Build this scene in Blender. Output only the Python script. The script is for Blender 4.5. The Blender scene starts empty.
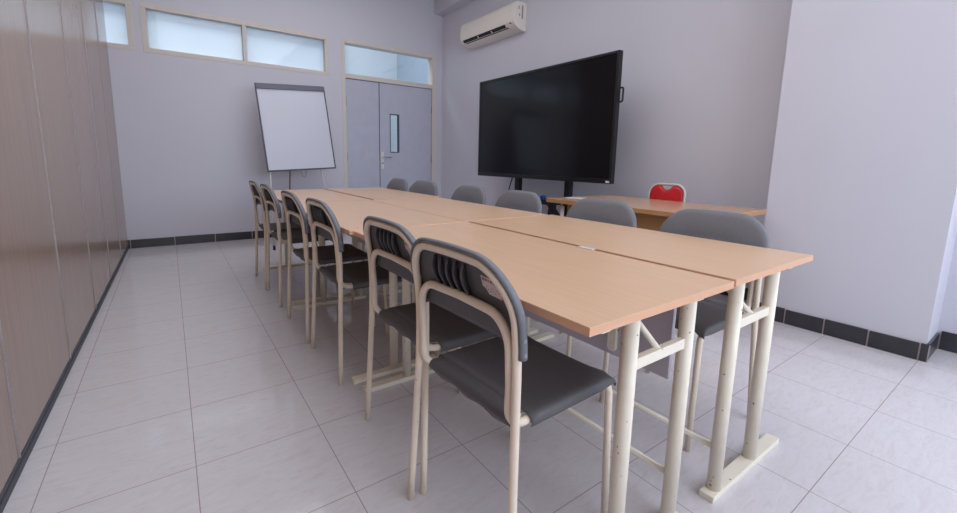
import bpy, bmesh, math, random
from mathutils import Vector, Matrix
random.seed(4)
S = bpy.context.scene
COL = S.collection
PI = math.pi

# ------------------------------------------------------------------ camera
cam_d = bpy.data.cameras.new('camera'); cam = bpy.data.objects.new('camera', cam_d); COL.objects.link(cam)
CR = ((0.81817671, -0.57464917, 0.01911026), (-0.07050864, -0.13326452, -0.98856922), (0.5706272, 0.80747687, -0.14955166))
cam.matrix_world = Matrix(((CR[0][0], -CR[1][0], -CR[2][0], 0.39508), (CR[0][1], -CR[1][1], -CR[2][1], -2.35176),
                           (CR[0][2], -CR[1][2], -CR[2][2], 1.02461), (0, 0, 0, 1)))
cam_d.sensor_fit = 'HORIZONTAL'; cam_d.sensor_width = 36
cam_d.lens = 422.397 * 36 / 957
cam_d.shift_x = (478.5 - 468.527) / 957
cam_d.shift_y = -(256.5 - 224.666) / 957
cam_d.clip_start = 0.02
S.camera = cam

# ------------------------------------------------------------------ world, daylight, exposure
W = bpy.data.worlds.new('daylight'); S.world = W; W.use_nodes = True
bg = W.node_tree.nodes['Background']; bg.inputs[0].default_value = (0.78, 0.87, 1.0, 1); bg.inputs[1].default_value = 3.0

def area(name, loc, rot, sx, sy, power, color):
    d = bpy.data.lights.new(name, 'AREA'); d.shape = 'RECTANGLE'; d.size = sx; d.size_y = sy
    d.energy = power; d.color = color
    o = bpy.data.objects.new(name, d); COL.objects.link(o); o.location = loc; o.rotation_euler = rot
    return o
# daylight coming in through the wide window behind the camera and the one beside it
area('window_daylight', (2.1, -4.52, 1.75), (PI / 2, 0, 0), 3.4, 1.7, 42, (0.86, 0.92, 1.0))
area('side_window_daylight', (3.93, -3.35, 1.75), (PI / 2, 0, PI / 2), 1.6, 1.6, 9, (0.84, 0.90, 1.0))
# added unseen light in the corridor, brightens its walls and the panes
area('corridor_fill_light', (0.6, 4.6, 4.3), (0, 0, 0), 6.5, 1.2, 116, (0.92, 0.95, 1.0))
# unseen ceiling light, widened and placed to brighten the display wall
area('room_fill_light', (1.6, -.1, 3.36), (0, 0, 0), 2.4, 5.6, 64, (0.975, 0.98, 1.0))
S.view_settings.view_transform = 'Standard'; S.view_settings.look = 'None'
S.view_settings.gamma = 1; S.view_settings.use_curve_mapping = False
S.view_settings.exposure = 0.0

# ------------------------------------------------------------------ materials
def srgb(r, g, b):
    f = lambda c: c / 12.92 if c <= .04045 else ((c + .055) / 1.055) ** 2.4
    return (f(r / 255), f(g / 255), f(b / 255), 1)

def mat(name, col, rough=.5, metal=0.0, spec=.5, noise=0.0, scale=(20, 20, 20), bump=0.0, bscale=200, coat=0.0):
    m = bpy.data.materials.new(name); m.use_nodes = True
    nt = m.node_tree; b = nt.nodes['Principled BSDF']
    b.inputs['Roughness'].default_value = rough; b.inputs['Metallic'].default_value = metal
    b.inputs['Specular IOR Level'].default_value = spec
    b.inputs['Coat Weight'].default_value = coat
    tc = nt.nodes.new('ShaderNodeTexCoord')
    mp = nt.nodes.new('ShaderNodeMapping'); mp.inputs['Scale'].default_value = scale
    nt.links.new(tc.outputs['Object'], mp.inputs['Vector'])
    n = nt.nodes.new('ShaderNodeTexNoise'); n.inputs['Scale'].default_value = 1; n.inputs['Detail'].default_value = 4
    nt.links.new(mp.outputs[0], n.inputs['Vector'])
    r = nt.nodes.new('ShaderNodeValToRGB')
    r.color_ramp.elements[0].position = .3; r.color_ramp.elements[1].position = .7
    r.color_ramp.elements[0].color = tuple(c * (1 - noise) for c in col[:3]) + (1,)
    r.color_ramp.elements[1].color = tuple(min(1, c * (1 + noise)) for c in col[:3]) + (1,)
    nt.links.new(n.outputs[0], r.inputs[0]); nt.links.new(r.outputs[0], b.inputs['Base Color'])
    if bump:
        n2 = nt.nodes.new('ShaderNodeTexNoise'); n2.inputs['Scale'].default_value = bscale
        nt.links.new(tc.outputs['Object'], n2.inputs['Vector'])
        bp = nt.nodes.new('ShaderNodeBump'); bp.inputs['Strength'].default_value = bump; bp.inputs['Distance'].default_value = .002
        nt.links.new(n2.outputs[0], bp.inputs['Height']); nt.links.new(bp.outputs[0], b.inputs['Normal'])
    return m

WALLC = srgb(208, 208, 219)
M = dict(
    wall=mat('wall_paint', WALLC, .75, noise=.012, scale=(2, 2, 2), bump=.12, bscale=60),
    ceiling=mat('ceiling_paint', srgb(225, 223, 226), .85, noise=.01),
    corridor=mat('corridor_paint', srgb(226, 232, 236), .8, noise=.01),
    endwall=mat('shaded_corridor_paint', srgb(176, 190, 202), .8, noise=.01),  # end wall's shade mixed into a darker, bluer corridor colour
    laminate=mat('partition_laminate', srgb(158, 135, 121), .20, noise=.075, scale=(70, 70, 1.2)),
    alu=mat('grey_aluminium', srgb(150, 150, 158), .4, .6, noise=.03),
    seam=mat('seam_strip_metal', srgb(166, 158, 160), .5, .1, noise=.05),
    seal=mat('dark_rubber_seal', srgb(72, 74, 82), .55, noise=.05),
    skirt=mat('dark_skirting_tile', srgb(54, 54, 60), .3, noise=.15, scale=(30, 30, 30)),
    grout=mat('pale_grout', srgb(188, 176, 174), .8, noise=.05),
    frame=mat('cream_window_frame', srgb(214, 207, 202), .6, noise=.02),
    door=mat('grey_door_laminate', srgb(186, 190, 208), .42, noise=.03, scale=(8, 8, 8)),
    dark=mat('dark_gap', srgb(70, 66, 70), .7, noise=.05),
    steel=mat('brushed_steel', srgb(200, 200, 204), .3, .8, noise=.03),
    whitemetal=mat('white_metal', srgb(222, 220, 216), .4, noise=.02),
    top=mat('beech_laminate', srgb(214, 179, 148), .30, noise=.055, scale=(120, 4, 120)),
    edge=mat('orange_edge_band', srgb(218, 172, 140), .4, noise=.04, scale=(10, 60, 60)),
    cream=mat('cream_steel', srgb(236, 229, 213), .38, noise=.02, scale=(30, 30, 30)),
    tube=mat('cream_chair_tube', srgb(232, 218, 200), .35, noise=.02, scale=(30, 30, 30)),
    padfront=mat('grey_backrest_front', srgb(112, 115, 123), .55, noise=.05, scale=(90, 90, 90), bump=.25, bscale=500),
    plastic=mat('grey_chair_plastic', srgb(88, 88, 92), .55, noise=.05, scale=(60, 60, 60), bump=.25, bscale=500),
    panel=mat('grey_modesty_panel', srgb(190, 187, 200), .4, noise=.03, scale=(8, 8, 8)),
    black=mat('black_plastic', srgb(19, 20, 25), .35, noise=.05),
    blacksteel=mat('black_steel', srgb(30, 31, 36), .4, .2, noise=.05),
    ac=mat('ac_white', srgb(232, 226, 218), .4, noise=.01),
    acdark=mat('ac_outlet_dark', srgb(34, 33, 36), .6, noise=.05),
    red=mat('red_vinyl', srgb(196, 22, 34), .45, noise=.08, scale=(20, 20, 20)),
    chrome=mat('satin_chrome', srgb(205, 204, 202), .45, .3, noise=.02),
    desktop=mat('oak_laminate', srgb(200, 160, 128), .22, noise=.05, scale=(120, 4, 120)),
    deskbody=mat('brown_laminate', srgb(172, 128, 84), .4, noise=.07, scale=(8, 60, 120)),
    deskedge=mat('desk_edge_band', srgb(190, 140, 95), .4, noise=.04),
    board=mat('whiteboard', srgb(200, 204, 220), .25, noise=.008, scale=(3, 3, 3)),
    boardframe=mat('dark_board_frame', srgb(72, 74, 88), .4, .2, noise=.05),
    clamp=mat('grey_clamp_bar', srgb(98, 98, 116), .45, .2, noise=.12, scale=(40, 40, 40)),
    pole=mat('tan_pole', srgb(150, 136, 124), .5, .1, noise=.04),
    blue=mat('blue_plastic', srgb(24, 66, 150), .45, noise=.06),
    paper=mat('white_paper', srgb(205, 205, 214), .7, noise=.02),
    ink=mat('blue_ink', srgb(96, 100, 130), .7, noise=.1),
    redink=mat('red_ink', srgb(190, 110, 104), .7, noise=.1),
    sticker=mat('worn_sticker', srgb(206, 192, 186), .6, noise=.10, scale=(90, 90, 90)),
    tape=mat('worn_tape', srgb(205, 205, 210), .4, noise=.1, scale=(90, 90, 90)),
    wire=mat('grey_wire', srgb(120, 118, 126), .5, noise=.05),
)
def specks(m, dark, thr, scale):
    nt = m.node_tree; b = nt.nodes['Principled BSDF']; src = b.inputs['Base Color'].links[0].from_socket
    tc = nt.nodes.new('ShaderNodeTexCoord'); n = nt.nodes.new('ShaderNodeTexNoise'); n.inputs['Scale'].default_value = scale; n.inputs['Detail'].default_value = 2
    nt.links.new(tc.outputs['Object'], n.inputs['Vector'])
    r = nt.nodes.new('ShaderNodeValToRGB'); r.color_ramp.elements[0].position = thr; r.color_ramp.elements[1].position = thr + .02
    nt.links.new(n.outputs[0], r.inputs[0])
    mx = nt.nodes.new('ShaderNodeMixRGB'); mx.inputs[2].default_value = dark
    nt.links.new(r.outputs[0], mx.inputs[0]); nt.links.new(src, mx.inputs[1]); nt.links.new(mx.outputs[0], b.inputs['Base Color'])
specks(M['cream'], srgb(120, 108, 96), .715, 62)
specks(M['tube'], srgb(150, 138, 124), .745, 70)
specks(M['skirt'], srgb(120, 118, 122), .76, 55)
# television glass
m = mat('screen_glass', srgb(11, 13, 19), .13, noise=.03, spec=.40); M['screen'] = m
# see-through glass
def glass(name, tint, refl=.06):
    m = bpy.data.materials.new(name); m.use_nodes = True; nt = m.node_tree
    for n in list(nt.nodes): nt.nodes.remove(n)
    out = nt.nodes.new('ShaderNodeOutputMaterial'); mx = nt.nodes.new('ShaderNodeMixShader')
    tr = nt.nodes.new('ShaderNodeBsdfTransparent'); tr.inputs[0].default_value = tint
    gl = nt.nodes.new('ShaderNodeBsdfGlossy'); gl.inputs['Roughness'].default_value = .03
    mx.inputs[0].default_value = refl
    nt.links.new(tr.outputs[0], mx.inputs[1]); nt.links.new(gl.outputs[0], mx.inputs[2]); nt.links.new(mx.outputs[0], out.inputs[0])
    return m
def frosted():
    m = glass('frosted_pane', (.9, .95, 1, 1)); nt = m.node_tree
    mx = [n for n in nt.nodes if n.type == 'MIX_SHADER'][0]
    tl = nt.nodes.new('ShaderNodeBsdfTranslucent'); tl.inputs[0].default_value = (.80, .86, .90, 1)
    m2 = nt.nodes.new('ShaderNodeMixShader'); m2.inputs[0].default_value = .85
    tr = [n for n in nt.nodes if n.type == 'BSDF_TRANSPARENT'][0]
    nt.links.new(tr.outputs[0], m2.inputs[1]); nt.links.new(tl.outputs[0], m2.inputs[2]); nt.links.new(m2.outputs[0], mx.inputs[1])
    return m
M['frosted'] = frosted()
M['glass'] = glass('clear_pane', (.93, .97, .99, 1))
# floor: 40 cm polished tiles with faint diagonal veins
def floor_mat():
    m = bpy.data.materials.new('polished_floor_tile'); m.use_nodes = True; nt = m.node_tree; b = nt.nodes['Principled BSDF']
    L = nt.links.new; N = nt.nodes.new
    tc = N('ShaderNodeTexCoord')
    br = N('ShaderNodeTexBrick'); br.offset = 0; br.squash = 1
    br.inputs['Scale'].default_value = 1; br.inputs['Brick Width'].default_value = .4; br.inputs['Row Height'].default_value = .4
    br.inputs['Mortar Size'].default_value = .0016; br.inputs['Mortar Smooth'].default_value = .2; br.inputs['Bias'].default_value = 0
    br.inputs['Color1'].default_value = (0, 0, 0, 1); br.inputs['Color2'].default_value = (1, 1, 1, 1)
    mp0 = N('ShaderNodeMapping'); mp0.inputs['Location'].default_value = (4.0008, 4.0008, 0); L(tc.outputs['Object'], mp0.inputs[0])
    L(mp0.outputs[0], br.inputs[0])
    mp = N('ShaderNodeMapping'); mp.inputs['Rotation'].default_value = (0, 0, math.radians(-28)); mp.inputs['Scale'].default_value = (4.5, 17, 1)
    L(tc.outputs['Object'], mp.inputs[0])
    nz = N('ShaderNodeTexNoise'); nz.inputs['Scale'].default_value = 2.2; nz.inputs['Detail'].default_value = 10; nz.inputs['Roughness'].default_value = .68; nz.inputs['Distortion'].default_value = 1.6
    L(mp.outputs[0], nz.inputs[0])
    rp = N('ShaderNodeValToRGB'); e = rp.color_ramp.elements
    e[0].position = .32; e[0].color = srgb(203, 197, 201); e[1].position = .66; e[1].color = srgb(214, 211, 217)
    k = e.new(.47); k.color = srgb(210, 206, 211)
    L(nz.outputs[0], rp.inputs[0])
    mx = N('ShaderNodeMixRGB'); mx.inputs[2].default_value = srgb(160, 146, 144)
    L(br.outputs['Fac'], mx.inputs[0]); L(rp.outputs[0], mx.inputs[1])
    L(mx.outputs[0], b.inputs['Base Color'])
    b.inputs['Roughness'].default_value = .075; b.inputs['Specular IOR Level'].default_value = .45
    n2 = N('ShaderNodeTexNoise'); n2.inputs['Scale'].default_value = 9; L(tc.outputs['Object'], n2.inputs[0])
    bp = N('ShaderNodeBump'); bp.inputs['Strength'].default_value = .02; bp.inputs['Distance'].default_value = .002
    L(n2.outputs[0], bp.inputs['Height']); L(bp.outputs[0], b.inputs['Normal'])
    return m
M['floor'] = floor_mat()

# ------------------------------------------------------------------ mesh helpers
def B(): return bmesh.new()

def box(bm, x0, x1, y0, y1, z0, z1, bev=0.0, mi=0, mtx=None):
    vs = [bm.verts.new((x, y, z)) for x in (x0, x1) for y in (y0, y1) for z in (z0, z1)]
    F = [(0, 1, 3, 2), (4, 6, 7, 5), (0, 4, 5, 1), (2, 3, 7, 6), (0, 2, 6, 4), (1, 5, 7, 3)]
    fs = [bm.faces.new([vs[i] for i in f]) for f in F]
    for f in fs: f.material_index = mi
    if bev:
        es = list({e for f in fs for e in f.edges})
        r = bmesh.ops.bevel(bm, geom=es, offset=bev, segments=2, affect='EDGES', profile=.6)
        vs = list({v for f in r['faces'] for v in f.verts} | {v for v in vs if v.is_valid})
        for f in r['faces']: f.material_index = mi
    if mtx is not None: bmesh.ops.transform(bm, matrix=mtx, verts=[v for v in vs if v.is_valid])
    return vs

def fillet(pts, rad, n=7):
    pts = [Vector(p) for p in pts]
    if not isinstance(rad, (list, tuple)): rad = [rad] * len(pts)
    out = [pts[0]]
    for i in range(1, len(pts) - 1):
        p = pts[i]; a = (pts[i - 1] - p); b = (pts[i + 1] - p)
        la, lb = a.length, b.length; a.normalize(); b.normalize()
        ang = a.angle(b); r = rad[i]
        if r <= 0 or ang > PI - .02: out.append(p); continue
        t = min(r / math.tan(ang / 2), la * .49, lb * .49); r = t * math.tan(ang / 2)
        c = p + (a + b).normalized() * (r / math.sin(ang / 2))
        s = p + a * t - c; e = p + b * t - c
        tot = s.angle(e); ax = s.cross(e).normalized()
        for k in range(n + 1): out.append(c + Matrix.Rotation(tot * k / n, 3, ax) @ s)
    out.append(pts[-1])
    return out

def tube(bm, pts, r, seg=12, cap=True, sy=1.0):
    pts = [Vector(p) for p in pts]; n = len(pts)
    T = [(pts[min(i + 1, n - 1)] - pts[max(i - 1, 0)]).normalized() for i in range(n)]
    up = Vector((0, 0, 1)) if abs(T[0].z) < .9 else Vector((1, 0, 0))
    N = (up - T[0] * up.dot(T[0])).normalized(); rings = []
    for i in range(n):
        N = (N - T[i] * N.dot(T[i])).normalized(); Bn = T[i].cross(N)
        rr = r[i] if isinstance(r, (list, tuple)) else r
        rings.append([bm.verts.new(pts[i] + (N * math.cos(a) + Bn * math.sin(a) * sy) * rr) for a in [2 * PI * k / seg for k in range(seg)]])
    for i in range(n - 1):
        for k in range(seg):
            f = bm.faces.new((rings[i][k], rings[i][(k + 1) % seg], rings[i + 1][(k + 1) % seg], rings[i + 1][k])); f.smooth = True
    if cap:
        bm.faces.new(rings[0][::-1]); bm.faces.new(rings[-1])

def prism(bm, poly, axis, a, b, bev=0, smooth=False):
    """extrude a 2-D outline along an axis from a to b"""
    def P(u, v, w): return {'x': (w, u, v), 'y': (u, w, v), 'z': (u, v, w)}[axis]
    v0 = [bm.verts.new(P(u, v, a)) for u, v in poly]; v1 = [bm.verts.new(P(u, v, b)) for u, v in poly]
    bm.faces.new(v0[::-1]); bm.faces.new(v1)
    for i in range(len(poly)):
        f = bm.faces.new((v0[i], v0[(i + 1) % len(poly)], v1[(i + 1) % len(poly)], v1[i])); f.smooth = smooth

def grid(bm, rows, thick=None, smooth=True):
    """rows of points -> sheet; with thick (vector or function) a closed shell"""
    n, mcol = len(rows), len(rows[0])
    A = [[bm.verts.new(p) for p in r] for r in rows]
    def quad(a, b, c, d):
        try: f = bm.faces.new((a, b, c, d)); f.smooth = smooth
        except ValueError: pass
    for i in range(n - 1):
        for j in range(mcol - 1): quad(A[i][j], A[i][j + 1], A[i + 1][j + 1], A[i + 1][j])
    if thick is not None:
        Bv = [[bm.verts.new(Vector(p) + Vector(thick(i, j) if callable(thick) else thick)) for j, p in enumerate(r)] for i, r in enumerate(rows)]
        for i in range(n - 1):
            for j in range(mcol - 1): quad(Bv[i][j], Bv[i + 1][j], Bv[i + 1][j + 1], Bv[i][j + 1])
        for i in range(n - 1):
            quad(A[i][0], A[i + 1][0], Bv[i + 1][0], Bv[i][0]); quad(A[i][-1], Bv[i][-1], Bv[i + 1][-1], A[i + 1][-1])
        for j in range(mcol - 1):
            quad(A[0][j], Bv[0][j], Bv[0][j + 1], A[0][j + 1]); quad(A[-1][j], A[-1][j + 1], Bv[-1][j + 1], Bv[-1][j])

def obj(name, bm, mats, parent=None, label=None, loc=None, rz=0):
    bmesh.ops.recalc_face_normals(bm, faces=bm.faces[:])
    me = bpy.data.meshes.new(name); bm.to_mesh(me); bm.free()
    for mm in (mats if isinstance(mats, (list, tuple)) else [mats]): me.materials.append(M[mm])
    o = bpy.data.objects.new(name, me); COL.objects.link(o)
    if parent is not None: o.parent = parent
    if label: o['label'] = label
    if loc is not None: o.location = loc
    o.rotation_euler.z = rz
    return o
def tag(o, label, cat, group=None):
    o['label'] = label; o['category'] = cat
    if group: o['group'] = group
    return o
def thing(name, label, cat, loc=(0, 0, 0), rz=0, group=None):
    o = bpy.data.objects.new(name, None); o.empty_display_size = .1; COL.objects.link(o)
    o.location = loc; o.rotation_euler.z = rz
    return tag(o, label, cat, group)
def struct(name, bm, mats, parent=None):
    o = obj(name, bm, mats, parent); o['kind'] = 'structure'; return o
def dup(root, loc, rz, label, tail=None):
    r = root.copy(); COL.objects.link(r); r.location = loc; r.rotation_euler = (0, 0, rz); r['label'] = label
    for ch in list(root.children):
        c = ch.copy(); COL.objects.link(c); c.parent = r
        for g in list(ch.children):
            d = g.copy(); COL.objects.link(d); d.parent = c
    return r

# ------------------------------------------------------------------ room shell
XL, XR, YB, YF, H = -0.07, 3.97, 3.492, -4.6, 3.4
bm = B(); box(bm, -3, 6.0, YF - .2, 6.4, -.1, 0); struct('floor', bm, 'floor')
bm = B(); box(bm, -.2, XR + .15, YF - .15, YB + .16, H, H + .1); struct('ceiling', bm, 'ceiling')
# back wall pieced round its openings: left pane, long pane pair, door with transom
WT = .14
def wall_pieces(bm, a0, a1, holes, put):
    """holes: (a0, a1, z0, z1) left to right"""
    cur = a0
    for h0, h1, z0, z1 in holes:
        put(cur, h0, 0, H)
        if z0 > 0: put(h0, h1, 0, z0)
        if z1 < H: put(h0, h1, z1, H)
        cur = h1
    put(cur, a1, 0, H)
bm = B()
wall_pieces(bm, -1.6, XR + .15, [(-1.0, .19, 2.10, 2.60), (.26, 2.22, 2.10, 2.60), (2.385, 3.85, 0, 2.61)],
            lambda a, b, z0, z1: box(bm, a, b, YB, YB + WT, z0, z1))
struct('wall_back', bm, 'wall')
bm = B()
wall_pieces(bm, YF, YB, [(-4.2, -2.5, .9, 2.6)], lambda a, b, z0, z1: box(bm, XR, XR + .15, a, b, z0, z1))
struct('wall_right', bm, 'wall')
bm = B()
wall_pieces(bm, -.2, XR + .15, [(.35, 3.85, .85, 2.65)], lambda a, b, z0, z1: box(bm, a, b, YF - .15, YF, z0, z1))
struct('wall_front', bm, 'wall')
bm = B(); box(bm, 3.656, XR + .001, -2.02, -1.197, 0, H); struct('pillar', bm, 'wall')
bm = B(); box(bm, 3.815, XR + .001, -1.197, YB, 3.19, H); struct('beam', bm, 'wall')

# folding partition on the left
pw = bpy.data.objects.new('wall_left', None); COL.objects.link(pw); pw['kind'] = 'structure'; pw.rotation_euler.z = -.009; pw.location = (.006, 0, 0)
bm = B(); box(bm, XL - .10, XL - .012, YF, YB - .001, 0, H - .001); struct('partition_core', bm, 'seal', pw)
seams = [-4.6, -3.82, -3.0, -2.17, -1.34, -.51, .32, 1.13, 1.96, 2.78, 3.49]
for a, b in zip(seams, seams[1:]):
    bm = B(); box(bm, XL - .013, XL, a + .004, b - .004, .045, H - .002, .002); o = struct('partition_panel', bm, 'laminate', pw)
for s in seams[1:-1]:
    bm = B(); box(bm, XL - .02, XL + .002, s - .004, s + .004, .045, H - .002, .001)
    box(bm, XL - .02, XL + .004, s - .0018, s + .0018, .045, H - .002); struct('seam_strip', bm, 'seam', pw)
bm = B(); box(bm, XL - .013, XL + .005, YF, YB - .002, 0, .026, .002); box(bm, XL - .013, XL + .002, YF, YB - .002, .03, .046, .002)
struct('bottom_seal', bm, 'seal', pw)

# skirting tiles
def skirting(name, axis, fixed, out, a0, a1, joints, h=.098, rag=0):
    bm = B(); g = B()
    lo, hi = sorted((fixed, fixed + out * .006))
    if axis == 'x': box(g, a0, a1, lo, hi, .0, h - .004)
    else: box(g, lo, hi, a0, a1, 0, h - .004)
    lo, hi = sorted((fixed, fixed + out * .011))
    js = [a0] + [j for j in joints if a0 < j < a1] + [a1]
    for p, q in zip(js, js[1:]):
        if q - p < .012: continue
        hh = h + random.uniform(-.002, .004)
        if axis == 'x': box(bm, p + .0035, q - .0035, lo, hi, .003, hh, .001)
        else: box(bm, lo, hi, p + .0035, q - .0035, .003, hh, .001)
    o = struct(name, bm, 'skirt'); struct('skirting_grout', g, 'grout', o)
    return o
skirting('baseboard_back', 'x', YB, -1, XL + .013, 2.385, [-.008 + .4 * k for k in range(7)])
skirting('baseboard_back_corner', 'x', YB, -1, 3.85, XR, [])
skirting('baseboard_right', 'y', XR, -1, -1.197, YB - .012, [-1.1 + .4 * k for k in range(12)])
skirting('baseboard_right_near', 'y', XR, -1, YF, -2.034, [-4.4 + .4 * k for k in range(6)], h=.108)
skirting('baseboard_pillar', 'y', 3.656, -1, -2.034, -1.19, [-1.998, -1.79, -1.585, -1.38])
skirting('baseboard_pillar_side', 'x', -2.02, -1, 3.656, XR - .014, [3.67])

# windows above the board
def pane_window(name, x0, x1, z0, z1, mull=()):
    w = bpy.data.objects.new(name, None); COL.objects.link(w); w['kind'] = 'structure'; w.location = (0, 0, 0)
    f = .05; y0, y1 = YB - .004, YB + WT + .005
    bm = B()
    box(bm, x0, x1, y0, y1, z0, z0 + f, .003); box(bm, x0, x1, y0, y1, z1 - f, z1, .003)
    box(bm, x0, x0 + f, y0, y1, z0 + f, z1 - f, .003); box(bm, x1 - f, x1, y0, y1, z0 + f, z1 - f, .003)
    for a, b in mull: box(bm, a, b, y0 + .004, y1, z0 + f, z1 - f, .003)
    struct('window_frame', bm, 'frame', w)
    e = [x0 + f] + [v for ab in mull for v in ab] + [x1 - f]
    for a, b in zip(e[::2], e[1::2]):
        bm = B(); box(bm, a, b, YB + .07, YB + .076, z0 + f, z1 - f); struct('window_pane', bm, 'frosted', w)
pane_window('window_1', -1.0, .19, 2.10, 2.60)
pane_window('window_2', .26, 2.22, 2.10, 2.60, [(1.213, 1.252)])
# rear window behind the camera and side window
def rear_window(name, horiz):
    w = bpy.data.objects.new(name, None); COL.objects.link(w); w['kind'] = 'structure'
    bm = B()
    if horiz:
        y0, y1 = YF - .13, YF - .02
        for a, b, c, d in ((.35, 3.85, .85, .91), (.35, 3.85, 2.59, 2.65), (.35, .41, .91, 2.59), (3.79, 3.85, .91, 2.59), (1.48, 1.54, .91, 2.59), (2.66, 2.72, .91, 2.59)):
            box(bm, a, b, y0, y1, c, d)
    else:
        for a, b, c, d in ((-4.2, -2.5, .9, .96), (-4.2, -2.5, 2.54, 2.6), (-4.2, -4.14, .96, 2.54), (-2.56, -2.5, .96, 2.54), (-3.38, -3.32, .96, 2.54)):
            box(bm, XR + .02, XR + .13, a, b, c, d)
    struct('window_frame', bm, 'frame', w)
rear_window('window_3', True); rear_window('window_4', False)

# double door with transom
dr = bpy.data.objects.new('door_1', None); COL.objects.link(dr); dr['kind'] = 'structure'
bm = B(); y0, y1 = YB - .006, YB + WT
DX0, DX1, DS = 2.435, 3.79, 2.925
box(bm, 2.385, DX0, y0, y1, 0, 2.61, .003); box(bm, DX1, 3.85, y0, y1, 0, 2.61, .003)
box(bm, DX0, DX1, y0, y1, 2.56, 2.61, .003); box(bm, DX0, DX1, y0, y1, 2.105, 2.165, .003)
struct('door_frame', bm, 'frame', dr)
bm = B(); box(bm, DX0, DX1, YB + .06, YB + .066, 2.165, 2.56); struct('transom_pane', bm, 'glass', dr)
yd0, yd1 = YB + .012, YB + .05
bm = B(); box(bm, DX0 + .006, DS - .006, yd0, yd1, .012, 2.098, .002); struct('narrow_door_leaf', bm, 'door', dr)
bm = B(); vx0, vx1, vz0, vz1 = 3.098, 3.224, 1.135, 1.668
box(bm, DS + .006, vx0, yd0, yd1, .012, 2.098); box(bm, vx1, DX1 - .006, yd0, yd1, .012, 2.098)
box(bm, vx0, vx1, yd0, yd1, .012, vz0); box(bm, vx0, vx1, yd0, yd1, vz1, 2.098)
leaf = struct('wide_door_leaf', bm, 'door', dr)
bm = B(); e = .012
for a, b, c, d in ((vx0 - e, vx1 + e, vz0 - e, vz0), (vx0 - e, vx1 + e, vz1, vz1 + e), (vx0 - e, vx0, vz0, vz1), (vx1, vx1 + e, vz0, vz1)):
    box(bm, a, b, yd0 - .006, yd1 + .006, c, d)
struct('vision_panel_bead', bm, 'clamp', leaf)
bm = B(); box(bm, vx0, vx1, yd0 + .012, yd0 + .018, vz0, vz1); struct('vision_pane', bm, 'glass', leaf)
bm = B(); box(bm, DX0, DX1, yd0 + .02, yd1, 0, .012); box(bm, DS - .012, DS + .012, yd0 + .004, yd0 + .03, 0, 2.1); box(bm, DX0, DX1, yd0 + .004, yd1, 2.098, 2.105)
box(bm, DX0, DX0 + .006, yd0 + .004, yd1, 0, 2.1); box(bm, DX1 - .006, DX1, yd0 + .004, yd1, 0, 2.1)
struct('door_gap_seal', bm, 'dark', dr)
bm = B(); box(bm, 2.948, 2.986, yd0 - .006, yd0 + .002, .885, 1.13, .002)
pl = struct('handle_plate', bm, 'whitemetal', leaf)
bm = B(); tube(bm, fillet([(2.967, yd0, 1.055), (2.967, yd0 - .05, 1.055), (3.09, yd0 - .05, 1.052)], .015), .009)
struct('door_handle', bm, 'steel', leaf)
bm = B()
tube(bm, [(2.967, yd0 - .008, .965), (2.967, yd0 + .001, .965)], .011)
struct('lock_cylinder', bm, 'dark', leaf)
for z in (.3, 1.05, 1.8):
    bm = B(); tube(bm, [(DX1 - .002, yd0 - .004, z - .06), (DX1 - .002, yd0 - .004, z + .06)], .009, 10); struct('hinge', bm, 'alu', dr)
    bm = B(); tube(bm, [(DX0 + .002, yd0 - .004, z - .06), (DX0 + .002, yd0 - .004, z + .06)], .009, 10); struct('hinge', bm, 'alu', dr)

# corridor seen through the panes
HC = 4.4
bm = B()
box(bm, -3, 4.6, 6.2, 6.3, 0, HC); box(bm, -3.1, -3, YB, 6.3, 0, HC); box(bm, -3, -1.6, YB, YB + WT, 0, HC); box(bm, -1.6, 4.6, YB + .02, YB + WT, H, HC); box(bm, XR + .15, 4.6, YB, YB + WT, 0, H)
struct('wall_corridor', bm, 'corridor')
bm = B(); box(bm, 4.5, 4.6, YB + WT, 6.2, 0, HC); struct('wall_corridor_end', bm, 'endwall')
bm = B(); box(bm, 3.18, 3.36, 6.12, 6.2, 0, HC); struct('corridor_pilaster', bm, 'corridor')
bm = B(); box(bm, -3.1, 4.6, YB, 6.3, HC, HC + .1); struct('ceiling_corridor', bm, 'ceiling')

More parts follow.
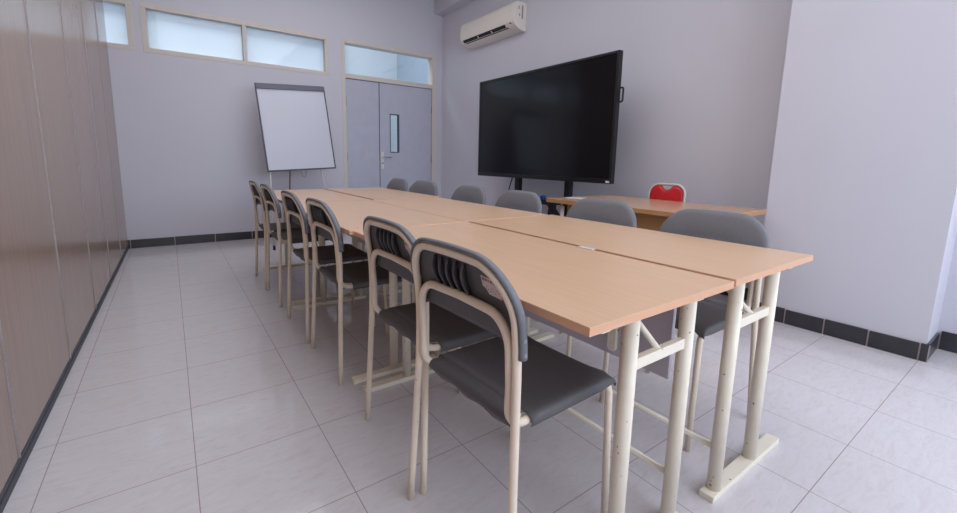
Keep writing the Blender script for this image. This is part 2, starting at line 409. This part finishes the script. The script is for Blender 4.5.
# ------------------------------------------------------------------ meeting tables
TH = .72
LT, WD = 1.24, .588
def make_table(name, label):
    """u: 0 at the panel side, WD at the sitter's side; runs LT m along y; origin at the near panel-side corner"""
    t = thing(name, label, 'table', group='meeting tables joined in two rows')
    Lt, Wd = LT, WD
    bm = B(); box(bm, 0, Wd, 0, Lt, TH - .0016, TH, 0); box(bm, .001, Wd - .001, .001, Lt - .001, TH - .006, TH - .001)
    tp = obj('tabletop', bm, 'top', t)
    bm = B(); box(bm, -.0004, Wd + .0004, -.0004, Lt + .0004, TH - .019, TH - .0016, .0006); obj('edge_band', bm, 'edge', tp)
    bm = B()
    for u in (.09, .48): box(bm, u, u + .03, .03, Lt - .03, TH - .042, TH - .019, .002)
    for y in (.012, Lt - .045): box(bm, .05, .54, y, y + .033, TH - .026, TH - .0192, .001)
    obj('top_frame', bm, 'cream', t)
    for y, sgn in ((.038, 1), (Lt - .060, -1)):
        bm = B(); box(bm, .062, .570, y - .022, y + .022, .0, .020, .003); obj('foot_bar', bm, 'cream', t)
        for u in (.107, .362):
            bm = B(); tube(bm, [(u, y, .018), (u, y, TH - .0192)], .0198, 20); obj('leg', bm, 'cream', t)
        bm = B(); box(bm, .125, .345, y - .009, y + .009, .542, .570, .002); obj('crossbar', bm, 'cream', t)
        bm = B(); tube(bm, [(.235, y, .562), (.235, y + sgn * .15, TH - .03)], .010, 4, sy=1.2); obj('brace', bm, 'cream', t)
    bm = B(); tube(bm, [(.107, .05, .155), (.107, Lt - .07, .155)], .0085, 10); obj('stretcher', bm, 'cream', t)
    bm = B(); box(bm, .088, .103, .055, Lt - .10, .425, TH - .019, .002); obj('modesty_panel', bm, 'panel', t)
    for y in (.265, Lt - .295):
        bm = B(); prism(bm, [(y, TH - .03), (y, .452), (y + .006, .444), (y + .022, .444), (y + .028, .452), (y + .028, TH - .03)], 'x', .1035, .117); obj('panel_bracket', bm, 'cream', t)
    return t
def tables():
    R = [('meeting table in the left row nearest the camera, grey panel under it', (1.606, -1.870), True, 1),
         ('meeting table at the near end of the right row, facing the pillar', (1.622, -1.868), False, 1.003),
         ('middle table of the right row, in front of the display', (1.592, -.624), False, 1.0055),
         ('middle table of the left row, on the partition side', (1.589, -.626), True, 1.004),
         ('far table of the right row, nearest the double door', (1.630, .622), False, 1.0095),
         ('far table of the left row, nearest the flip chart', (1.612, .618), True, 1.0055)]
    first = None
    for lab, (x, y), mir, lift in R:
        if first is None: first = t = make_table('meeting_table', lab)
        else: t = dup(first, (0, 0, 0), 0, lab)
        t.scale.z = lift                                    # slightly unequal heights
        if mir: t.location = (x, y + LT, 0); t.rotation_euler.z = PI
        else:
            t.location = (x, y, 0)
            for c in list(t.children):                      # the display-side row carries no panel
                if 'panel' in c.name: bpy.data.objects.remove(c)
tables()

# ------------------------------------------------------------------ stacking chairs
HW = .205
ZS = [(.0, .0), (.30, .012), (.46, .018), (.56, .019), (.64, .017), (.69, .012), (.73, .003), (.77, -.009), (.805, -.021), (.83, -.030)]
def up_x(z):
    for (a, x0), (b, x1) in zip(ZS, ZS[1:]):
        if z <= b: return x0 + (x1 - x0) * (z - a) / (b - a)
    return ZS[-1][1]
def crown(y, z): return .010 * (1 - (y / HW) ** 2) * min(1, max(0, (z - .64) / .12))
TZ, RC = .803, .102
def outer_path():
    h = HW
    side = [(up_x(z), -h - .023 * max(0, 1 - z / .5), z) for z in (.0, .12, .24, .36, .46, .56, .62, .66, .695)]
    arc = []
    for k in range(1, 13):
        a = PI / 2 * k / 12; y, z = -h + RC * (1 - math.cos(a)), TZ - RC * (1 - math.sin(a))
        arc.append((up_x(z), y, z + crown(y, z)))
    mid = []
    for k in range(1, 8):
        y = -(h - RC) * (1 - k / 8)
        mid.append((up_x(TZ), y, TZ + crown(y, TZ)))
    half = side + arc + mid
    return half + [(up_x(TZ), 0, TZ + crown(0, TZ))] + [(x, -y, z) for x, y, z in half[::-1]]
def inner_path():
    b = .184
    half = [(.414, -.187, .0), (.395, -.182, .4435), (up_x(.44) + .002, -.182, .4435)]
    top = [(up_x(.55), -b, .55), (up_x(.70), -b, .698), (up_x(.70), 0, .704), (up_x(.70), b, .698), (up_x(.55), b, .55)]
    return fillet(half + top + [(x, -y, z) for x, y, z in half[::-1]], [0, .045, .05, 0, .07, .5, .07, 0, .05, .045, 0])
def outline(ext, dx):
    """arch of the backrest, grown by ext, set dx in front of the tube's line"""
    r = RC + ext; w = HW + ext; top = TZ + ext; zb = .636 if ext < .006 else .618
    pts = [(-w, zb + (top - r - zb) * k / 6) for k in range(7)]
    for k in range(1, 15):
        a = PI / 2 * k / 14; pts.append((-w + r * (1 - math.cos(a)), top - r * (1 - math.sin(a))))
    pts += [(-(w - r) * (1 - k / 6), top) for k in range(1, 6)]
    pts = pts + [(0, top)] + [(-y, z) for y, z in pts[::-1]]
    return [(up_x(z) + dx, y, z + crown(y, z)) for y, z in pts]
def make_chair(name, label, group):
    t = thing(name, label, 'chair', group=group)
    bm = B(); tube(bm, outer_path(), .0108, 12); obj('outer_frame', bm, 'tube', t)
    bm = B(); tube(bm, inner_path(), .0105, 12); obj('inner_frame', bm, 'tube', t)
    # backrest shell: closed section that rolls round the outside of the tube
    bm = B()
    sec = [(.0110, -.006), (.018, -.005), (.0215, .001), (.0210, .009), (.016, .0155), (.007, .0192), (-.004, .020), (-.03, .020), (-.08, .020),
           (-.08, .0135), (-.03, .0135), (-.004, .0130), (.007, .0120), (.0110, .008)]
    loops = [[bm.verts.new(p) for p in outline(e, dx)] for e, dx in sec]
    n = len(loops[0]); m = len(loops)
    for i in range(m):
        if i == 8: continue
        a, b2 = loops[i], loops[(i + 1) % m]
        for k in range(n - 1):
            f = bm.faces.new((a[k], a[k + 1], b2[k + 1], b2[k])); f.smooth = True; f.material_index = 1 if i < 9 else 0
    for lp in (loops[8], loops[9]):                # the field inside the last ring, in strips
        for k in range(n // 2):
            q = [lp[k], lp[k + 1], lp[n - 2 - k], lp[n - 1 - k]]
            q = list(dict.fromkeys(q))
            if len(q) > 2:
                f = bm.faces.new(q); f.smooth = True; f.material_index = 1 if lp is loops[8] else 0
    bm.faces.new([l[0] for l in loops]); bm.faces.new([l[-1] for l in loops])
    bm.faces.new([loops[8][0], loops[9][0], loops[9][-1], loops[8][-1]])
    bk = obj('backrest', bm, ['plastic', 'padfront'], t)
    for s in (-1, 1):
        for z in (.630, .662):
            bm = B(); tube(bm, [(up_x(z) + .004, s * (HW + .016), z), (up_x(z) + .004, s * (HW + .0232), z)], .0045, 8); obj('screw', bm, 'alu', bk)
    for k in range(5):
        bm = B(); y = .085 - .032 * k
        rows = []
        for i in range(11):
            z = .708 + .082 * i / 10; d = .021 * math.sin(PI * (i + .8) / 11.6) ** .5
            x = up_x(z) + .0138; yy = y + .010 * math.sin(PI * i / 10)
            rows.append([(x + .001, yy + .004, z), (x - d * .5, yy + .002, z), (x - d, yy - .003, z)])
        grid(bm, rows, (0, .0035, 0)); obj('back_rib', bm, 'plastic', bk)
    # seat: side edges roll round the rails, front edge rolls down
    bm = B(); rows = []
    rr = .0165; zr = .4435
    prof = [(.078, 0, 1), (.11, 0, 1), (.17, -.004, 1), (.24, -.005, 1), (.31, -.002, 1), (.345, 0, 1), (.37, -.0005, .9), (.387, -.004, .7), (.399, -.011, .4), (.403, -.020, .25), (.401, -.028, .15)]
    for x, dz, amp in prof:
        r = []; half = []
        for a in (-38, -15, 10, 35, 60, 90):
            c = math.radians(a)
            half.append((-.183 - rr * math.cos(c) * (1 if a < 90 else 0), (zr + rr * math.sin(c) - .46) * amp + .46 + dz * (1 if x > .35 else 0)))
        mid = [(-.16, dz * .4), (-.11, dz * .9), (-.05, dz), (0, dz)]
        L_ = half + [(y, .46 + d) for y, d in mid]
        full = L_ + [(-y, z) for y, z in L_[-2::-1]]
        rows.append([(x, y, z) for y, z in full])
    grid(bm, rows, (0, 0, -.0030))
    rows = []
    for x, z in [(.046, .4315), (.036, .4325), (.031, .440), (.030, .449), (.034, .4585), (.044, .463), (.060, .4615), (.084, .4585)]:
        r = []
        for j in range(25):
            f = -1 + 2 * j / 24; w = .172
            dz = -.0035 * math.cos(f * PI * 3.0) * (1 if z < .436 else .3 if z < .445 else 0)
            r.append((x, f * w, z + dz))
        rows.append(r)
    grid(bm, rows, (.0025, 0, -.003))
    obj('seat', bm, 'plastic', t)
    return t
def add_sticker(ch):
    bk = [c for c in ch.children if c.name.startswith('backrest')][0]
    def q(y, z, out=0): return (up_x(z) + .0126 - out, y, z + crown(y, z))
    ys = [-.155, -.140, -.125, -.110, -.102, -.09]
    lo = [.727, .727, .727, .727, .738, .742]
    bm = B(); grid(bm, [[q(y, l) for y, l in zip(ys, lo)], [q(y, (l + .766) / 2) for y, l in zip(ys, lo)], [q(y, .766) for y in ys]], (-.0009, 0, 0), False)
    st = obj('sticker', bm, 'sticker', bk, 'worn pale paper sticker')
    def dash(bm, y, z, w, h): grid(bm, [[q(y, z, .0011), q(y - w, z, .0011)], [q(y, z + h, .0011), q(y - w, z + h, .0011)]], (-.0004, 0, 0), False)
    bm = B()
    for k in range(6):
        if k != 2: dash(bm, -.094 - .0095 * k, .756, .0065, .006)
    for k in range(8): dash(bm, -.104 - .006 * k, .742 - .004 * (k % 3), .0035, .002)
    obj('print', bm, 'ink', st)
    bm = B(); dash(bm, -.113, .756, .0065, .006); obj('print', bm, 'redink', st, 'red print')
GL, GR = 'chairs on the partition side of the tables', 'chairs on the display side of the tables'
left = [(.938, -1.536, 2.2, 'grey stacking chair nearest the camera on the left, sticker on its back', True),
        (.972, -1.092, 0, 'second grey chair from the camera on the left, overlapped by the nearest one', False),
        (.968, -.326, 0, 'third grey chair from the camera on the left, beside the middle table', True),
        (.960, .208, 0, 'fourth grey chair from the camera on the left, beside the middle table', False),
        (.960, .908, 0, 'left-side grey chair second from the back wall', False),
        (.953, 1.388, 0, 'left-side grey chair farthest from the camera, nearest the back wall', False)]
proto = None
for x, y, a, lab, st in left:
    if proto is None:
        proto = make_chair('stacking_chair', lab, GL); c = proto; c.location = (x, y, 0); c.rotation_euler.z = math.radians(a); c.scale.y = .965
    else: c = dup(proto, (x, y, 0), math.radians(a), lab)
    if proto is not c: c.scale.y = 1
    if st: c['_s'] = 1
right = [(2.275, -1.492, 0, 'right-side grey chair nearest the camera, beside the pillar'),
         (2.270, -.920, 0, 'right-side grey chair second from the camera, below the lower right corner of the screen'),
         (2.288, -.245, 0, 'right-side grey chair third from the camera, below the middle of the screen'),
         (2.290, .335, 0, 'right-side grey chair fourth from the camera, below the left edge of the screen'),
         (2.310, 1.096, 6, 'right-side grey chair second from the door'),
         (2.275, 1.573, 0, 'right-side grey chair farthest from the camera, in front of the door')]
for x, y, a, lab in right:
    c = dup(proto, (x, y, 0), PI + math.radians(a), lab); c['group'] = GR; c.scale.y = 1
for o in list(COL.objects):
    if o.get('_s'):
        del o['_s']; add_sticker(o)

# ------------------------------------------------------------------ teacher desk, papers, red folding chair
d = thing('teacher_desk', 'brown wooden desk along the right wall, red chair behind it', 'desk')
DXa, DXb, DYa, DYb, DH = 2.83, 3.60, -1.222, .03, .744
bm = B(); box(bm, DXa, DXb, DYa, DYb, DH - .004, DH, .001); tp = obj('desktop', bm, 'desktop', d)
bm = B(); box(bm, DXa + .0005, DXb - .0005, DYa + .0005, DYb - .0005, DH - .03, DH - .0035, .001); obj('edge_band', bm, 'deskedge', tp)
bm = B(); box(bm, DXa + .07, DXa + .088, DYa + .16, DYb - .16, .30, DH - .03); obj('front_panel', bm, 'deskbody', d)
for y in (DYa + .06, DYb - .165):
    for x in (DXa + .06, DXb - .06):
        bm = B(); tube(bm, [(x, y + .045, .02), (x, y + .045, DH - .03)], .015, 14); obj('leg', bm, 'whitemetal', d)
    bm = B(); box(bm, DXa + .03, DXb - .03, y + .02, y + .07, 0, .025, .004); obj('foot_bar', bm, 'whitemetal', d)
    bm = B(); box(bm, DXa + .05, DXb - .05, y + .03, y + .06, DH - .055, DH - .03, .003); obj('top_rail', bm, 'blacksteel', d)
bm = B(); box(bm, DXa + .12, DXb - .08, DYa + .10, DYa + .50, .30, DH - .03, .002); obj('drawer_unit', bm, 'deskbody', d)

for k, (x, y, a, lab) in enumerate([(3.05, -.09, .2, 'white paper sheet on the far end of the teacher desk')]):
    bm = B(); box(bm, -.055, .055, -.075, .075, 0, .003)
    o = tag(obj('paper_sheet', bm, 'paper', loc=(x, y, DH + .0005), rz=a), lab, 'paper')

rc = thing('folding_chair', 'red padded folding chair behind the teacher desk', 'chair', (3.70, -.470, 0), PI)
# local: faces +x (towards the desk); y across
def arch(w, zt, r, x0, x1, zb):
    return fillet([(x0, -w - .01, zb), (x1, -w, zt), (x1, w, zt), (x0, w + .01, zb)], [0, r, r, 0], 9)
bm = B(); tube(bm, arch(.150, .866, .080, .06, -.0, .40) , .011, 12); obj('back_frame', bm, 'chrome', rc)
bm = B(); tube(bm, fillet([(-.16, -.185, .012), (.06, -.182, .40)], 0), .0105, 10); obj('rear_leg', bm, 'chrome', rc)
bm = B(); tube(bm, fillet([(-.16, .185, .012), (.06, .182, .40)], 0), .0105, 10); obj('rear_leg', bm, 'chrome', rc)
for s in (-1, 1):
    bm = B(); tube(bm, [(.36, s * .20, .012), (.02, s * .198, .44)], .0105, 10); obj('front_leg', bm, 'chrome', rc)
bm = B(); tube(bm, [(.34, -.20, .04), (.34, .20, .04)], .008, 8); obj('stretcher', bm, 'chrome', rc)
# padded back with a hand notch at its top edge
bm = B()
rows = []; NJ = 24
for i in range(12):
    r = []
    for j in range(NJ + 1):
        y = -.137 + .274 * j / NJ
        ay = abs(y); topz = .856
        if ay > .066: topz = .856 - .071 + math.sqrt(max(0, .071 ** 2 - (ay - .066) ** 2))
        if ay < .048: topz -= .032 * math.sqrt(1 - (ay / .048) ** 2)
        z = .56 + (topz - .56) * i / 11
        r.append((.012 + (.85 - z) * .10 + .012 * math.sin(PI * j / NJ) ** .5 * math.sin(PI * (i + .5) / 12) ** .5, y, z))
    rows.append(r)
grid(bm, rows, (-.022, 0, 0)); obj('back_pad', bm, 'red', rc)
bm = B(); box(bm, .02, .40, -.19, .19, .425, .46, .014); obj('seat_pad', bm, 'red', rc)

# ------------------------------------------------------------------ display on a wheeled stand
st = thing('display_stand', 'black two-post wheeled stand carrying the big screen', 'stand', (0, 0, 0))
PX = 3.64
for y in (.525, 1.27):
    bm = B(); box(bm, PX - .03, PX + .03, y - .032, y + .032, .07, 1.75, .004); obj('post', bm, 'blacksteel', st)
    bm = B(); prism(bm, [(3.20, .06), (3.86, .06), (3.86, .10), (3.68, .13), (3.20, .10)], 'y', y - .03, y + .03); ft = obj('base_foot', bm, 'blacksteel', st)
    for x in (3.25, 3.81):
        bm = B(); tube(bm, [(x, y - .014, .031), (x, y + .014, .031)], .031, 16); box(bm, x - .01, x + .01, y - .01, y + .01, .04, .065); obj('caster', bm, 'black', ft)
    bm = B(); prism(bm, [(3.36, .62), (3.42, .62), (PX - .02, .40), (PX - .02, .34)], 'y', y - .02, y + .02); obj('shelf_brace', bm, 'blacksteel', st)
bm = B(); box(bm, PX - .03, PX + .03, .59, 1.27, 1.25, 1.33); box(bm, PX - .03, PX + .03, .59, 1.27, 1.60, 1.66); obj('mount_bar', bm, 'blacksteel', st)
bm = B(); box(bm, 3.28, PX + .02,   .42, 1.05, .625, .652, .003); box(bm, 3.28, 3.29, .42, 1.05, .652, .675); obj('shelf', bm, 'blacksteel', st)
for y in (.46, 1.01):
    bm = B(); prism(bm, [(3.33, .63), (3.39, .63), (3.30, .10), (3.25, .10)], 'y', y - .022, y + .022); obj('shelf_leg', bm, 'blacksteel', st)

tv = thing('display', 'large black flat interactive screen on the wheeled stand', 'screen')
ya, yb, za, zb, xf = -.056, 1.888, .848, 1.958, 3.515
bm = B()
for a, b, c, e2 in ((ya, yb, za, za + .042), (ya, yb, zb - .022, zb), (ya, ya + .022, za + .042, zb - .022), (yb - .022, yb, za + .042, zb - .022)):
    box(bm, xf, xf + .05, a, b, c, e2, .002)
obj('bezel', bm, 'black', tv)
bm = B(); box(bm, xf + .006, xf + .012, ya + .022, yb - .022, za + .042, zb - .022); obj('screen', bm, 'screen', tv)
bm = B(); box(bm, xf + .03, xf + .085, ya + .03, yb - .03, za + .03, zb - .03, .01); obj('back_cover', bm, 'black', tv)
bm = B(); tube(bm, fillet([(xf + .055, ya + .04, 1.66), (xf + .055, ya - .022, 1.66), (xf + .055, ya - .022, 1.545), (xf + .055, ya + .04, 1.545)], .014), .008, 10); obj('carry_handle', bm, 'black', tv)
bm = B(); box(bm, xf - .001, xf + .001, ya + .015, ya + .055, za + .008, za + .026); obj('badge', bm, 'tape', tv, 'small pale badge on the lower corner')
bm = B(); tube(bm, fillet([(3.615, 1.325, .90), (3.615, 1.40, .72), (3.64, 1.47, .55), (3.7, 1.55, .2), (3.93, 1.6, .06)], .1), .006, 8)
tag(obj('power_cable', bm, 'black'), 'thin black cable hanging below the left part of the screen', 'cable')
bm = B(); box(bm, -.02, .02, -.018, .018, 0, .045, .006)
tag(obj('box', bm, 'blue', loc=(3.42, .655, .6525)), 'small blue box on the stand shelf beside a grey chair back', 'box')

# ------------------------------------------------------------------ air conditioner
ac = thing('air_conditioner', 'white split air conditioner mounted high on the right wall', 'air conditioner', (XR, 1.61, 0))
L = 1.09
prof = [(0, 2.862), (-.06, 2.868), (-.135, 2.862), (-.175, 2.845), (-.195, 2.81), (-.203, 2.74), (-.203, 2.665), (-.196, 2.635), (-.17, 2.605), (-.12, 2.575), (-.07, 2.559), (0, 2.555)]
bm = B(); prism(bm, prof, 'y', 0, L); obj('body', bm, 'ac', ac)
def slot(bm, p, q, y0, y1, out):
    (x0, z0), (x1, z1) = p, q
    n = Vector((z1 - z0, 0, -(x1 - x0))).normalized()
    if n.x > 0: n = -n
    for s, in ((out,),):
        a = [Vector((x0, y, z0)) for y in (y0, y1)] + [Vector((x1, y, z1)) for y in (y1, y0)]
        v0 = [bm.verts.new(v - n * .003) for v in a]; v1 = [bm.verts.new(v + n * s) for v in a]
        bm.faces.new(v0); bm.faces.new(v1[::-1])
        for i in range(4): bm.faces.new((v0[i], v0[(i + 1) % 4], v1[(i + 1) % 4], v1[i]))
bm = B(); slot(bm, (-.194, 2.631), (-.165, 2.6015), .16, L - .05, .0015); obj('air_outlet', bm, 'acdark', ac)
bm = B(); slot(bm, (-.158, 2.596), (-.148, 2.590), .13, L - .08, .0015); obj('outlet_gap', bm, 'acdark', ac)
bm = B()
for y in (.42, .70): slot(bm, (-.184, 2.622), (-.168, 2.604), y, y + .02, .003)
obj('louver_pin', bm, 'ac', ac)
bm = B(); box(bm, -.192, -.182, .045, .06, 2.618, 2.622); slot(bm, (-.196, 2.634), (-.188, 2.625), .055, .075, .002); obj('sensor', bm, 'acdark', ac)
bm = B(); box(bm, -.075, -.048, -.001, .002, 2.68, 2.83)
o = obj('rating_label', bm, 'sticker', ac, 'pale label strip with small print')
bm = B()
for k in range(11): box(bm, -.07, -.053, -.0018, .001, 2.69 + .0125 * k, 2.697 + .0125 * k)
for k in range(3): box(bm, -.125, -.108, -.0018, .001, 2.785 + .011 * k, 2.791 + .011 * k)
for k in range(3): box(bm, -.112, -.098, -.0018, .001, 2.705 + .011 * k, 2.711 + .011 * k)
obj('label_print', bm, 'ink', ac)

# ------------------------------------------------------------------ flip chart easel
ez = thing('flip_chart_easel', 'white flip chart board on a tripod easel before the back wall', 'easel', (0, 0, 0))
roll = math.radians(-3.2)
ctr = Vector((1.648, 2.925, 1.370)); lean = math.atan2(.21, .99)
BM = Matrix.Translation(ctr) @ Matrix.Rotation(roll, 4, 'Y') @ Matrix.Rotation(-lean, 4, 'X')
w2, h2 = .383, .50
bm = B(); box(bm, -w2 + .004, w2 - .004, -.004, .012, -h2 + .004, h2 - .004, mtx=BM); bd = obj('board', bm, 'board', ez)
bm = B()
for a, b, c, e2 in ((-w2, w2, -h2, -h2 + .014), (-w2, w2, h2 - .014, h2), (-w2, -w2 + .013, -h2 + .014, h2 - .014), (w2 - .013, w2, -h2 + .014, h2 - .014)):
    box(bm, a, b, -.012, .016, c, e2, .003, mtx=BM)
obj('board_frame', bm, 'boardframe', bd)
bm = B(); box(bm, -w2 + .004, w2 - .004, -.022, -.006, h2 - .062, h2 - .006, .003, mtx=BM); obj('clamp_bar', bm, 'clamp', bd)
def bpnt(x, y, z): return BM @ Vector((x, y, z))
for (x, zt), foot in (((-.27, .42), (1.292, 2.655, .03)), ((.27, .42), (2.03, 2.76, .03))):
    bm = B(); tube(bm, [bpnt(x if x < 0 else .14, .055, zt), Vector(foot)], .009, 10); obj('leg', bm, 'whitemetal', ez)
    bm = B(); tube(bm, [Vector(foot) - Vector((0, 0, .03)), Vector(foot) + Vector((0, .004, .02))], .014, 10); obj('foot', bm, 'black', ez)
bm = B(); tube(bm, [bpnt(0, .022, .42), Vector((1.585, 3.28, .03))], .011, 10); obj('rear_leg', bm, 'pole', ez)
bm = B(); tube(bm, [Vector((1.585, 3.28, .0)), Vector((1.585, 3.28, .05))], .015, 10); obj('foot', bm, 'black', ez)
bm = B(); box(bm, -.29, .17, .013, .062, .40, .44, mtx=BM); obj('head_bracket', bm, 'alu', ez)
bm = B(); pts = []
for k in range(13):
    f = -1 + k / 6; pts.append(bpnt(f * .035 + .005, .008, -h2 - .085 + .09 * f * f))
tube(bm, pts, .0025, 6); obj('cord_loop', bm, 'wire', ez)

# ------------------------------------------------------------------ small marks on the tables
bm = B(); box(bm, -.016, .016, -.034, .034, 0, .0012)
tag(obj('tape_strip', bm, 'tape', loc=(1.612, -1.375, TH + .0006), rz=.05), 'short worn pale tape strip across the seam of the near tables', 'tape')
bm = B(); box(bm, -.012, .012, -.008, .008, 0, .001)
tag(obj('paper_scrap', bm, 'paper', loc=(1.50, -.12, TH + .0006), rz=.4), 'tiny white paper scrap on the middle tabletop', 'paper scrap')
